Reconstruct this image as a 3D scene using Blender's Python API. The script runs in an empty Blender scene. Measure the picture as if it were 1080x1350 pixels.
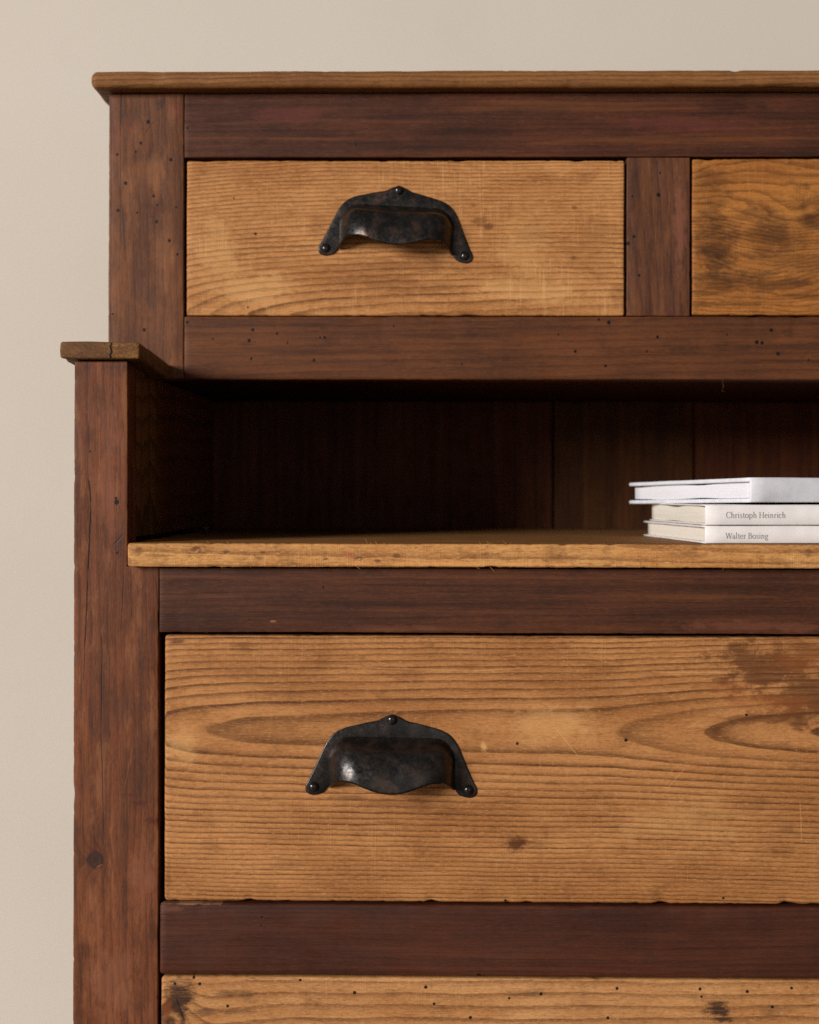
import bpy, bmesh, math, random
from mathutils import Vector, noise as mnoise, Matrix
random.seed(7)

# ------------------------------------------------------------------ scale
S = 0.0005            # one unit of the drawing = half a millimetre
D = 1.0               # camera to the front of the chest
HX, HY = 540.0, 650.0 # vanishing point
ZC = 0.62             # height of the camera over the floor
sc = bpy.context.scene
COL = sc.collection

def depth(r):            # scale against the front plane -> distance behind it
    return D * (1.0 / r - 1.0)
YAW = math.radians(0.9)
def U(px, r=1.0):        # drawing units; the upper cabinet sits a little to the left
    return (px - HX) / r - (depth(r) * math.sin(YAW) / S if .85 < r < .95 else 0.0)
def V(py, r=1.0):
    return (HY - py) / r + ZC / S
def X(px, r=1.0):
    return U(px, r) * S
def Z(py, r=1.0):
    return V(py, r) * S

def lin(c):
    def f(v):
        v /= 255.0
        return v / 12.92 if v <= 0.04045 else ((v + 0.055) / 1.055) ** 2.4
    return (f(c[0]), f(c[1]), f(c[2]), 1.0)

# ------------------------------------------------------------------ nodes
class G:
    def __init__(self, name):
        self.m = bpy.data.materials.new(name)
        self.m.use_nodes = True
        self.t = self.m.node_tree
        self.t.nodes.clear()
        self.out = self.t.nodes.new('ShaderNodeOutputMaterial')
        self.b = self.t.nodes.new('ShaderNodeBsdfPrincipled')
        self.t.links.new(self.b.outputs[0], self.out.inputs[0])
    def n(self, typ, **kw):
        nd = self.t.nodes.new(typ)
        for k, v in kw.items():
            setattr(nd, k, v)
        return nd
    def put(self, sock, v):
        if hasattr(v, 'is_output'):
            self.t.links.new(v, sock)
        else:
            sock.default_value = v
    def math(self, op, a, b=None, c=None, clamp=False):
        nd = self.n('ShaderNodeMath', operation=op, use_clamp=clamp)
        self.put(nd.inputs[0], a)
        if b is not None: self.put(nd.inputs[1], b)
        if c is not None: self.put(nd.inputs[2], c)
        return nd.outputs[0]
    def add(self, a, b): return self.math('ADD', a, b)
    def sub(self, a, b): return self.math('SUBTRACT', a, b)
    def mul(self, a, b): return self.math('MULTIPLY', a, b)
    def mx(self, a, b): return self.math('MAXIMUM', a, b)
    def mn(self, a, b): return self.math('MINIMUM', a, b)
    def vec(self, x, y, z):
        nd = self.n('ShaderNodeCombineXYZ')
        for i, v in enumerate((x, y, z)): self.put(nd.inputs[i], v)
        return nd.outputs[0]
    def vmul(self, v, s):
        nd = self.n('ShaderNodeVectorMath', operation='MULTIPLY')
        self.put(nd.inputs[0], v); self.put(nd.inputs[1], s)
        return nd.outputs[0]
    def vadd(self, v, s):
        nd = self.n('ShaderNodeVectorMath', operation='ADD')
        self.put(nd.inputs[0], v); self.put(nd.inputs[1], s)
        return nd.outputs[0]
    def dist(self, a, b):
        nd = self.n('ShaderNodeVectorMath', operation='DISTANCE')
        self.put(nd.inputs[0], a); self.put(nd.inputs[1], b)
        return nd.outputs['Value']
    def noise(self, v, scale=1.0, detail=2.0, rough=0.5, dist=0.0):
        nd = self.n('ShaderNodeTexNoise')
        self.put(nd.inputs['Vector'], v)
        nd.inputs['Scale'].default_value = scale
        nd.inputs['Detail'].default_value = detail
        nd.inputs['Roughness'].default_value = rough
        nd.inputs['Distortion'].default_value = dist
        return nd.outputs['Fac']
    def ramp(self, f, stops, interp='LINEAR'):
        nd = self.n('ShaderNodeValToRGB')
        cr = nd.color_ramp
        cr.interpolation = interp
        while len(cr.elements) < len(stops): cr.elements.new(0.5)
        for e, (p, c) in zip(cr.elements, stops):
            e.position = p
            e.color = c if not isinstance(c, (int, float)) else (c, c, c, 1)
        self.put(nd.inputs[0], f)
        return nd.outputs[0]
    def rng(self, v, a, b, c=0.0, d=1.0, smooth=True):
        nd = self.n('ShaderNodeMapRange', interpolation_type='SMOOTHSTEP' if smooth else 'LINEAR')
        self.put(nd.inputs[0], v)
        for i, q in enumerate((a, b, c, d)): self.put(nd.inputs[i + 1], q)
        return nd.outputs[0]
    def mix(self, f, a, b, mode='MIX'):
        nd = self.n('ShaderNodeMix', data_type='RGBA', blend_type=mode)
        self.put(nd.inputs[0], f)
        self.put(nd.inputs[6], a)
        self.put(nd.inputs[7], b)
        return nd.outputs[2]
    def white(self, v):
        nd = self.n('ShaderNodeTexWhiteNoise', noise_dimensions='1D')
        self.put(nd.inputs['W'], v)
        return nd.outputs[0]
    def bump(self, h, strength, distance):
        nd = self.n('ShaderNodeBump')
        nd.inputs['Strength'].default_value = strength
        nd.inputs['Distance'].default_value = distance
        self.put(nd.inputs['Height'], h)
        return nd.outputs[0]

def wood(name, axis='x', r=1.0, yfront=0.0, core=(540, 650), heights=((0, 60), (1080, 40)),
         spacing=10.0, squeeze=0.00012, light=(178, 128, 76), mid=(158, 106, 58), ring=(112, 68, 34),
         ring_amt=0.8, fibre=0.35, blot=(96, 58, 30), blot_amt=0.35, pale=(200, 152, 100), saw=0.0,
         warp=7.0, spots=(), tints=(), holes=(), hole_r=2.0, cracks=(), lights=(), bump=0.5, rough=(0.52, 0.72),
         seed=0.0, spec=0.16, wear=0.0, streak=0.0, weave=0.0, knots=(), micro=0.35, smoky=False, swirls=()):
    """solid wood: yearly rings round a slanting pith, fibres, stains, wormholes, cracks"""
    g = G(name)
    tc = g.n('ShaderNodeTexCoord').outputs['Object']
    p = g.vmul(tc, (1 / S, 1 / S, 1 / S))
    sep = g.n('ShaderNodeSeparateXYZ'); g.put(sep.inputs[0], p)
    px, py, pz = sep.outputs
    w = g.sub(py, yfront / S)
    if axis == 'x': u, v = px, pz
    elif axis == 'z': u, v = pz, px
    else: u, v = py, px
    # local flat position for marks: (x, z)
    flat = g.vec(px, 0.0, pz)
    seedv = (seed * 31.7, seed * 17.3, seed * 11.9)
    base3 = g.vadd(g.vec(u, v, w), seedv)
    # ring field
    w1 = g.noise(g.vmul(base3, (0.0028, 0.010, 0.010)), 1, 2.0, 0.5)
    w2 = g.noise(g.vmul(base3, (0.022, 0.06, 0.06)), 1, 2.0, 0.55)
    wq = g.add(g.mul(g.sub(w1, 0.5), warp * 2.4), g.mul(g.sub(w2, 0.5), warp * 0.55))
    if axis == 'x':
        cu = [(U(a, r), b) for a, b in heights]; vc = V(core[1], r); ww = w
    elif axis == 'z':
        cu = [(V(a, r), b) for a, b in heights][::-1] if heights[0][0] < heights[-1][0] else [(V(a, r), b) for a, b in heights]
        vc = U(core[0], r); ww = w
    else:
        cu = [(a, b) for a, b in heights]; vc = U(core[0], r); ww = g.sub(pz, V(core[1], r))
    lo, hi = cu[0][0], cu[-1][0]
    hmax = max(b for _, b in cu) * 1.05 + 1e-3
    fr = g.rng(u, lo, hi, 0, 1, smooth=False)
    hh = g.mul(g.ramp(fr, [((a - lo) / (hi - lo), lin_free(b / hmax)) for a, b in cu], 'LINEAR'), hmax)
    vv = g.add(g.sub(v, vc), wq)
    hz = g.add(hh, ww)
    R = g.math('SQRT', g.add(g.mul(vv, vv), g.mul(hz, hz)))
    for (kx, kz, rx, rz, am) in swirls:
        d = g.vmul(g.vadd(flat, (-U(kx, r), 0, -V(kz, r))), (r / rx, 0, r / rz))
        ln = g.n('ShaderNodeVectorMath', operation='LENGTH'); g.put(ln.inputs[0], d)
        R = g.add(R, g.mul(g.math('EXPONENT', g.mul(g.mul(ln.outputs['Value'], ln.outputs['Value']), -1.0)), am))
    kcore = None
    for (kx, kz, rx, rz, am) in knots:
        d = g.vmul(g.vadd(flat, (-U(kx, r), 0, -V(kz, r))), (r / rx, 0, r / rz))
        ln = g.n('ShaderNodeVectorMath', operation='LENGTH'); g.put(ln.inputs[0], d)
        dd = g.add(ln.outputs['Value'], g.mul(g.sub(w2, .5), .5))
        R = g.add(R, g.mul(g.math('EXPONENT', g.mul(g.mul(dd, dd), -0.55)), am))
        rgs = g.add(.55, g.mul(.45, g.math('SINE', g.mul(dd, 11.0))))
        kc = g.mul(g.rng(dd, 1.05, .8), rgs)
        kcore = kc if kcore is None else g.mx(kcore, kc)
    q = g.add(g.mul(R, 1.0 / spacing), g.mul(g.mul(R, R), squeeze))
    f = g.math('FRACT', q)
    amp = g.add(0.55, g.mul(g.white(g.math('FLOOR', q)), 0.45))
    prof = g.ramp(f, [(0.0, 0.25), (0.05, 0.0), (0.45, 0.07), (0.70, 0.46), (0.85, 1.0), (0.975, 1.0), (1.0, 0.25)])
    alongv = g.rng(g.noise(g.vmul(base3, (0.012, 0.03, 0.03)), 1, 3, 0.6), 0.3, 0.65, 0.7, 1.0)
    ringd = g.mul(g.mul(prof, amp), alongv)
    # fibres and pores
    fb = g.noise(g.vmul(base3, (0.02, 0.55, 0.55)), 1, 4.0, 0.65)
    fb2 = g.noise(g.vmul(g.vadd(base3, (91, 37, 11)), (0.09, 1.3, 1.3)), 1, 2.0, 0.6)
    big = g.noise(g.vmul(g.vadd(base3, (7, 77, 17)), (0.006, 0.016, 0.016)), 1, 4.0, 0.6)
    med = g.noise(g.vmul(g.vadd(base3, (57, 27, 47)), (0.025, 0.045, 0.045)), 1, 5.0, 0.62)
    col = g.mix(g.rng(big, 0.32, 0.68), lin(light), lin(mid))
    col = g.mix(g.mul(ringd, ring_amt), col, lin(ring))
    col = g.mix(g.mul(g.rng(fb, 0.5, 0.72), fibre), col, lin(ring))
    col = g.mix(g.mul(g.rng(fb2, 0.52, 0.75), fibre * 0.6), col, lin(pale))
    col = g.mix(g.mul(g.rng(med, 0.52, 0.74), blot_amt), col, lin(blot))
    mc = g.noise(g.vmul(g.vadd(base3, (23, 71, 5)), (0.14, 0.42, 0.42)), 1, 5.0, 0.72)
    col = g.mix(g.mul(g.rng(mc, 0.5, 0.3), micro), col, lin(blot))
    col = g.mix(g.mul(g.rng(mc, 0.54, 0.72), micro), col, lin(pale))
    height = g.add(g.add(g.mul(fb, 0.5), g.mul(mc, .5)), g.mul(ringd, -0.35))
    if streak:
        st = g.noise(g.vmul(g.vadd(base3, (3, 9, 21)), (0.0022, 0.075, 0.075)), 1, 5.0, 0.62)
        col = g.mix(g.mul(g.rng(st, 0.5, 0.68), streak), col, lin(blot))
        col = g.mix(g.mul(g.rng(st, 0.47, 0.32), streak * 0.5), col, lin(pale))
    if saw:
        sw = g.noise(g.vmul(g.vadd(base3, (13, 5, 3)), (0.42, 0.012, 0.012)), 1, 3.0, 0.7)
        swm = g.rng(g.noise(g.vmul(g.vadd(base3, (1, 55, 3)), (0.009, 0.012, 0.012)), 1, 2.0, 0.5), 0.42, 0.62)
        swv = g.mul(g.rng(sw, 0.52, 0.72), swm)
        col = g.mix(g.mul(swv, saw), col, lin(pale))
        sw2 = g.noise(g.vmul(g.vadd(base3, (63, 5, 3)), (0.16, 0.02, 0.02)), 1, 3.0, 0.6)
        col = g.mix(g.mul(g.rng(sw2, 0.55, 0.75), saw * 0.45), col, lin(ring))
        height = g.add(height, g.mul(swv, 0.3))
    if weave:   # blotchy wear with no direction: rubbed finish
        wv = g.noise(g.vmul(g.vadd(base3, (33, 5, 83)), (0.011, 0.042, 0.042)), 1, 6.0, 0.68)
        col = g.mix(g.mul(g.rng(wv, 0.5, 0.66), weave), col, lin(pale))
        col = g.mix(g.mul(g.rng(wv, 0.46, 0.34), weave * 0.9), col, lin(blot))
    # scuffs: short pale dashes and dots
    sf = g.noise(g.vmul(g.vadd(base3, (5, 15, 25)), (0.13, 0.30, 0.30)), 1, 3.0, 0.7)
    sfm = g.mul(g.rng(sf, 0.66, 0.76), g.rng(big, 0.4, 0.6, 1.0, 0.25))
    col = g.mix(g.mul(sfm, 0.55), col, lin(pale))
    dk = g.noise(g.vmul(g.vadd(base3, (65, 85, 25)), (0.06, 0.22, 0.22)), 1, 3.0, 0.7)
    col = g.mix(g.mul(g.rng(dk, 0.68, 0.8), 0.6), col, lin(blot))
    if kcore is not None:
        col = g.mix(g.mul(kcore, .8), col, lin(blot))
    # soft marks
    jit = g.noise(g.vmul(flat, (0.05, 1.0, 0.09) if axis == 'x' else (0.09, 1.0, 0.05)), 1, 6.0, 0.75)
    jj = g.mul(g.sub(jit, 0.5), 1.7)
    j2 = g.noise(g.vmul(flat, (0.022, 1.0, 0.045) if axis == 'x' else (0.045, 1.0, 0.022)), 1, 6.0, 0.72)
    jm = g.add(g.mul(g.sub(j2, 0.5), 3.0), jj)
    def mark(sp):
        x, y, rx, rz, k = sp[:5]
        c = (U(x, r), 0, V(y, r))
        d = g.vadd(flat, (-c[0], 0, -c[2]))
        d = g.vmul(d, (r / rx, 0, r / rz))
        ln = g.n('ShaderNodeVectorMath', operation='LENGTH'); g.put(ln.inputs[0], d)
        return g.mul(g.rng(g.add(ln.outputs['Value'], jm), 1.35 if smoky else 1.05, 0.1 if smoky else 0.35), k)
    def seg(cr):
        x0, y0, x1, y1, wd = cr[:5]
        a = Vector((U(x0, r), V(y0, r))); b = Vector((U(x1, r), V(y1, r)))
        dd = b - a; L2 = dd.length_squared
        qx = g.sub(px, a.x); qz = g.sub(pz, a.y)
        wob = g.mul(jj, wd * 1.6)
        t = g.math('DIVIDE', g.add(g.mul(qx, dd.x), g.mul(qz, dd.y)), L2, clamp=True)
        ex = g.add(g.sub(qx, g.mul(t, dd.x)), wob); ez = g.sub(qz, g.mul(t, dd.y))
        ds = g.math('SQRT', g.add(g.mul(ex, ex), g.mul(ez, ez)))
        tp = g.rng(g.math('ABSOLUTE', g.sub(t, 0.5)), 0.36, 0.5, 1.0, 0.25)
        return g.mul(g.rng(ds, wd / r, wd / r * 0.3), tp)
    acc = None
    for sp in spots:
        m_ = mark(sp); acc = m_ if acc is None else g.mx(acc, m_)
    if acc is not None:
        acc = g.mul(acc, g.rng(fb, 0.25, 0.6, 0.7, 1.0))
        if smoky:
            sm_ = g.noise(g.vmul(g.vadd(base3, (11, 2, 8)), (0.010, 0.065, 0.065)), 1, 5.0, 0.6, .6)
            acc = g.mul(acc, g.rng(sm_, 0.32, 0.52, .55, 1.0))
        col = g.mix(acc, col, lin(blot))
    for c_, lst in tints:
        a2 = None
        for sp in lst:
            m_ = mark(sp); a2 = m_ if a2 is None else g.mx(a2, m_)
        col = g.mix(a2, col, lin(c_))
    if lights:
        a3 = None
        for cr in lights:
            m_ = g.mul(seg(cr), cr[5] if len(cr) > 5 else 0.5); a3 = m_ if a3 is None else g.mx(a3, m_)
        col = g.mix(a3, col, lin(pale))
        height = g.add(height, g.mul(a3, 0.3))
    if cracks:
        a4 = None
        for cr in cracks:
            m_ = g.mul(seg(cr), cr[5] if len(cr) > 5 else 1.0); a4 = m_ if a4 is None else g.mx(a4, m_)
        col = g.mix(g.mul(a4, 0.9), col, lin((22, 13, 10)))
        height = g.sub(height, g.mul(a4, 1.5))
    if holes:
        md = None
        for h in holes:
            rr = h[2] * .88 if len(h) > 2 else hole_r * (0.85 + 0.5 * random.random())
            d_ = g.sub(g.dist(flat, (U(h[0], r), 0, V(h[1], r))), (rr - 2.0) / r)
            md = d_ if md is None else g.mn(md, d_)
        md = g.add(md, g.mul(jj, 0.8))
        hm = g.rng(md, 2.6 / r, 1.5 / r)
        col = g.mix(g.mul(hm, 0.97), col, lin((12, 7, 5)))
        height = g.sub(height, g.mul(hm, 0.9))
    if wear:
        geo = g.n('ShaderNodeNewGeometry').outputs['Pointiness']
        col = g.mix(g.mul(g.rng(geo, 0.51, 0.58), wear), col, lin(pale))
    g.put(g.b.inputs['Base Color'], col)
    g.put(g.b.inputs['Roughness'], g.rng(med, 0.3, 0.7, rough[0], rough[1]))
    g.b.inputs['Specular IOR Level'].default_value = spec
    g.put(g.b.inputs['Normal'], g.bump(height, bump, 0.0005))
    return g.m

def lin_free(v):
    return (v, v, v, 1)

def end_grain(name):
    g = G(name)
    tc = g.n('ShaderNodeTexCoord').outputs['Object']
    p = g.vmul(tc, (1 / S, 1 / S, 1 / S))
    a = g.noise(g.vmul(p, (0.35, 0.03, 0.35)), 1, 4, 0.7)
    b = g.noise(g.vmul(p, (0.03, 0.02, 0.06)), 1, 3, 0.6)
    col = g.mix(g.rng(b, 0.35, 0.65), lin((108, 72, 38)), lin((134, 92, 50)))
    col = g.mix(g.mul(g.rng(a, 0.45, 0.7), 0.75), col, lin((58, 38, 24)))
    sep = g.n('ShaderNodeSeparateXYZ'); g.put(sep.inputs[0], p)
    q = g.math('FRACT', g.mul(g.math('SQRT', g.add(g.math('POWER', g.sub(sep.outputs[0], U(150)), 2.0), g.math('POWER', g.sub(sep.outputs[2], V(400)), 2.0))), 0.16))
    col = g.mix(g.mul(g.rng(q, 0.5, 1.0), 0.3), col, lin((60, 38, 22)))
    lf = g.rng(sep.outputs[0], U(140), U(152), 0.5, 0.0)
    col = g.mix(lf, col, lin((72, 48, 32)))
    wl = g.mul(g.sub(g.noise(g.vmul(p, (.02, .02, .16)), 1, 3, .6), .5), 9.0)
    ck = g.rng(g.math('ABSOLUTE', g.add(g.sub(sep.outputs[0], U(148.5)), wl)), 1.9, .5)
    col = g.mix(g.mul(ck, .92), col, lin((18, 11, 7)))
    a = g.sub(a, g.mul(ck, 2.0))
    g.put(g.b.inputs['Base Color'], col)
    g.b.inputs['Roughness'].default_value = 0.75
    g.b.inputs['Specular IOR Level'].default_value = 0.2
    g.put(g.b.inputs['Normal'], g.bump(a, 0.8, 0.0006))
    return g.m

def iron(name, brown=0.3, seed=0.0):
    g = G(name)
    tc = g.n('ShaderNodeTexCoord').outputs['Object']
    p = g.vadd(g.vmul(tc, (1 / S, 1 / S, 1 / S)), (seed, seed * 2, seed * 3))
    a = g.noise(p, 0.05, 5, 0.65)
    b = g.noise(p, 0.22, 5, 0.7)
    c = g.noise(g.vmul(p, (0.35, 0.35, 0.05)), 1, 4, 0.7)
    col = g.mix(g.rng(a, 0.35, 0.65), lin((29, 27, 26)), lin((48, 44, 41)))
    col = g.mix(g.mul(g.rng(a, 0.48, 0.66), brown), col, lin((92, 60, 44)))
    col = g.mix(g.mul(g.rng(b, 0.6, 0.76), 0.3), col, lin((104, 94, 86)))
    col = g.mix(g.mul(g.rng(b, 0.42, 0.3), 0.5), col, lin((16, 14, 14)))
    col = g.mix(g.mul(g.rng(c, 0.6, 0.75), 0.3), col, lin((120, 112, 104)))
    g.put(g.b.inputs['Base Color'], col)
    g.b.inputs['Metallic'].default_value = 0.6
    g.put(g.b.inputs['Roughness'], g.rng(b, 0.3, 0.7, 0.20, 0.42))
    g.put(g.b.inputs['Normal'], g.bump(g.add(g.mul(b, 0.35), g.mul(a, 0.7)), 0.35, 0.0006))
    return g.m

def plain(name, c1, c2, scale=0.05, rough=0.6, spec=0.3, bump=0.1, stretch=(1, 1, 1), amt=1.0):
    g = G(name)
    tc = g.n('ShaderNodeTexCoord').outputs['Object']
    p = g.vmul(g.vmul(tc, (1 / S, 1 / S, 1 / S)), stretch)
    a = g.noise(p, scale, 5, 0.6)
    g.put(g.b.inputs['Base Color'], g.mix(g.mul(g.rng(a, 0.35, 0.68), amt), lin(c1), lin(c2)))
    g.b.inputs['Roughness'].default_value = rough
    g.b.inputs['Specular IOR Level'].default_value = spec
    g.put(g.b.inputs['Normal'], g.bump(a, bump, 0.0005))
    return g.m

# ------------------------------------------------------------------ mesh helpers
def link(name, me, mats, parent=None, smooth=True):
    o = bpy.data.objects.new(name, me)
    COL.objects.link(o)
    for m in (mats if isinstance(mats, (list, tuple)) else [mats]):
        me.materials.append(m)
    if smooth:
        for p in me.polygons: p.use_smooth = True
    if parent: o.parent = parent
    return o

def nz(x, y, z):
    return mnoise.noise(Vector((x, y, z)))

def plank(bm, x0, x1, y0, y1, z0, z1, axis='x', bev=0.0012, wob=0.0003, chip=0.0006, seed=0.0, step=0.003,
          face_step=0.008, nseg=4, droop=0.0, mat=0, notch=None):
    """a worn plank: rounded long edges and ends, uneven faces, nicked arrises"""
    if axis == 'x':   L0, L1, A0, A1, B0, B1 = x0, x1, y0, y1, z0, z1
    elif axis == 'z': L0, L1, A0, A1, B0, B1 = z0, z1, y0, y1, x0, x1
    else:             L0, L1, A0, A1, B0, B1 = y0, y1, x0, x1, z0, z1
    def loop(bv, ins):
        a0, a1, b0, b1 = A0 + ins, A1 - ins, B0 + ins, B1 - ins
        pts = []
        def arc(cx, cy, t0):
            for k in range(nseg + 1):
                t = t0 + (math.pi / 2) * k / nseg
                pts.append((cx + bv * math.cos(t), cy + bv * math.sin(t), 1))
        def line(p, q):
            n = max(1, int(math.hypot(q[0] - p[0], q[1] - p[1]) / face_step))
            n = min(n, 60)
            for k in range(1, n):
                pts.append((p[0] + (q[0] - p[0]) * k / n, p[1] + (q[1] - p[1]) * k / n, 0))
        arc(a1 - bv, b1 - bv, 0);            line((a1 - bv, b1), (a0 + bv, b1))
        arc(a0 + bv, b1 - bv, math.pi / 2);  line((a0, b1 - bv), (a0, b0 + bv))
        arc(a0 + bv, b0 + bv, math.pi);      line((a0 + bv, b0), (a1 - bv, b0))
        arc(a1 - bv, b0 + bv, 1.5 * math.pi); line((a1, b0 + bv), (a1, b1 - bv))
        return pts
    base = loop(bev, 0.0)
    ca, cb = (A0 + A1) / 2, (B0 + B1) / 2
    n = max(2, int((L1 - L0) / step))
    stations = []
    for k in range(nseg):
        t = (math.pi / 2) * k / nseg
        stations.append((L0 + bev * (1 - math.sin(t)), bev * (1 - math.cos(t))))
    stations = [(L0 + bev * (1 - math.sin(math.pi / 2 * k / nseg)), bev * (1 - math.cos(math.pi / 2 * k / nseg))) for k in range(nseg, 0, -1)]
    # from the tip (inset bev) to the full section
    stations = [(L0 + bev * (1 - math.cos(math.pi / 2 * k / nseg)), bev * (1 - math.sin(math.pi / 2 * k / nseg))) for k in range(0, nseg + 1)]
    mids = [(L0 + bev + (L1 - L0 - 2 * bev) * k / n, 0.0) for k in range(1, n)]
    ends = [(L0 + L1 - l, i) for l, i in stations[::-1]]
    if notch:
        mids = sorted([q for q in mids if abs(q[0] - notch[0]) > .0008] + [(notch[0] - .0006, 0.0), (notch[0] - .0001, 0.0), (notch[0] + .0001, 0.0), (notch[0] + .0006, 0.0)])
    stations = stations + mids + ends
    rings = []
    for (l, ins) in stations:
        row = []
        for (a, b, corner) in base:
            fa = (a - ca); fb_ = (b - cb)
            ha, hb = (A1 - A0) / 2, (B1 - B0) / 2
            aa = ca + fa * max(0.0, (ha - ins)) / ha
            bb = cb + fb_ * max(0.0, (hb - ins)) / hb
            if notch and l > notch[0]:
                bb = B0 + (bb - B0) * (notch[1] - B0) / (B1 - B0)
                b = bb
            l_keep = l
            if notch and abs(l - notch[0]) < .0008: l = notch[0]
            # slow warp + chips on arrises
            s = seed
            wa = wob * nz(l * 9 + s, a * 40, b * 40 + 5) + wob * 0.5 * nz(l * 45 + s, a * 60, b * 60)
            wb = wob * nz(l * 9 + s + 40, a * 40 + 9, b * 40) + wob * 0.5 * nz(l * 45 + s + 90, a * 60, b * 60)
            aa += wa; bb += wb
            if corner or ins > 0:
                c1 = max(0.0, nz(l * 75 + s * 3, a * 70 + 11, b * 70) - 0.36)
                c2 = max(0.0, nz(l * 330 + s * 5, a * 200, b * 200 + 3) - 0.22) * 0.4
                kk = chip * (c1 + c2) * 1.6
                aa -= math.copysign(kk, fa); bb -= math.copysign(kk, fb_)
            l = l_keep
            ll = l + (wob * 0.8 * nz(a * 60 + s, b * 60, 7.7))
            if axis == 'x':   co = (ll, aa, bb)
            elif axis == 'z': co = (bb, aa, ll)
            else:             co = (aa, ll, bb)
            t = (l - L0) / (L1 - L0)
            co = (co[0], co[1], co[2] - droop * t)
            row.append(bm.verts.new(co))
        rings.append(row)
    m = len(base)
    for i in range(len(rings) - 1):
        for j in range(m):
            k = (j + 1) % m
            f = bm.faces.new((rings[i][j], rings[i][k], rings[i + 1][k], rings[i + 1][j])); f.material_index = mat
    for rw in (rings[0], rings[-1]):
        c = Vector((0, 0, 0))
        for v in rw: c += v.co
        cv = bm.verts.new(c / m)
        for j in range(m):
            f = bm.faces.new((rw[j], rw[(j + 1) % m], cv)); f.material_index = mat
    return bm

def finish(bm, name, mats, parent=None, smooth=True):
    bmesh.ops.recalc_face_normals(bm, faces=bm.faces[:])
    me = bpy.data.meshes.new(name)
    bm.to_mesh(me); bm.free()
    return link(name, me, mats, parent, smooth)

def sliver(bm, p, d, side, length, width, mat=0, seed=0):
    """a torn fibre standing off an edge"""
    rnd = random.Random(seed)
    pts = []
    q = Vector(p); dv = Vector(d).normalized()
    n = 6
    for i in range(n + 1):
        t = i / n
        pts.append((q.copy(), width * (1 - t) * 0.5 + width * 0.08))
        dv = (dv + Vector((rnd.uniform(-.25, .25), rnd.uniform(-.2, .2), rnd.uniform(-.25, .25)))).normalized()
        q = q + dv * (length / n)
    rows = []
    for (c, w) in pts:
        rows.append([bm.verts.new(c + Vector((math.cos(a) * w, math.sin(a) * w, math.sin(a + 1) * w))) for a in (0, 2.09, 4.18)])
    for i in range(n):
        for j in range(3):
            f = bm.faces.new((rows[i][j], rows[i][(j + 1) % 3], rows[i + 1][(j + 1) % 3], rows[i + 1][j])); f.material_index = mat

# ------------------------------------------------------------------ chest
chest = bpy.data.objects.new('chest_of_drawers', None)
COL.objects.link(chest)
chest['label'] = 'stained old pine chest of drawers with paler drawer fronts and an open recess'
chest['category'] = 'chest of drawers'
chest.location = (-.0005, 0, 0)
chest.rotation_euler = (0, 0, -YAW)

RU = 0.90
YU = depth(RU)                       # the upper cabinet stands back
MID = U(867, RU)                     # middle of the chest
def mirror_u(u): return 2 * MID - u
RIGHT_U = mirror_u(U(142, RU)); LOW_R = mirror_u(U(97))

DARK = dict(light=(98, 55, 33), mid=(77, 41, 26), ring=(46, 25, 17), blot=(37, 23, 18), pale=(130, 82, 48), micro=.28,
            ring_amt=0.5, fibre=0.55, blot_amt=0.4, bump=0.35, wear=.3, rough=(0.45, 0.62), spec=0.16)
def dark(name, **kw):
    d = dict(DARK); d.update(kw)
    t = (.95, .905, .80) if d.get('axis') == 'z' else (.90, .845, .74)
    for k in ('light', 'mid', 'ring', 'blot', 'pale'):
        d[k] = tuple(c * q for c, q in zip(d[k], t))
    return wood(name, **d)

m_top = wood('top_board_wood', 'x', RU, YU - .02, core=(540, 190), heights=((0, 40), (1080, 30)), spacing=7,
             light=(134, 90, 48), mid=(114, 72, 38), ring=(72, 42, 22), pale=(168, 122, 74), blot=(66, 42, 26), seed=1, bump=0.4)
m_stile_u = dark('upper_stile_wood', axis='z', r=RU, yfront=YU, core=(120, 300), heights=((100, 60), (520, 30)), spacing=12, warp=12,
    light=(110, 69, 46), mid=(88, 54, 38), ring=(58, 36, 28), pale=(136, 88, 56), blot=(54, 37, 34), weave=0.45, streak=0.3, seed=2,
    holes=[(195,160,3),(185,188),(178.5,199.6,1.6),(154,203),(225,210,2.6),(165,241),(202,258),(207,270,1.6),(155,277),(206,292,2.3),(223,317),(234,335),(148,414,1.6),(190,435),(232,273,1.5),(180,280,1.4)],
    cracks=[(159,118,158,180,1.6,.6),(158,180,159,330,1.1,.3),(146,150,145,480,1.0,.4),(204,158,190,176,1.3,.35)],
    spots=[(211,135,7,9,.8),(170,150,16,22,.4),(200,205,26,12,.45),(200,390,14,28,.45)],
    tints=[((120,52,46),[(232,145,8,14,.25),(168,164,8,18,.18),(150,180,5,24,.2)]), ((150,98,58),[(205,230,14,40,.3),(225,152,8,16,.2),(165,250,9,34,.25),(215,330,14,60,.22)])])
m_stile_u2 = dark('upper_right_stile_wood', axis='z', r=RU, yfront=YU, core=(1500, 300), heights=((100, 60), (520, 30)), spacing=12, weave=0.4, seed=12)
m_rail_t = dark('top_rail_wood', axis='x', r=RU, yfront=YU, core=(540, 300), heights=((0, 90), (1080, 60)), spacing=11, streak=0.65, seed=3, warp=10,
    light=(88, 49, 34), mid=(66, 36, 27), holes=[(247,168),(470,190,1.5)], tints=[((98,46,42),[(380,150,60,14,.35),(900,165,120,12,.35)])],
    spots=[(960,140,40,14,.5),(560,190,160,10,.3)])
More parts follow.
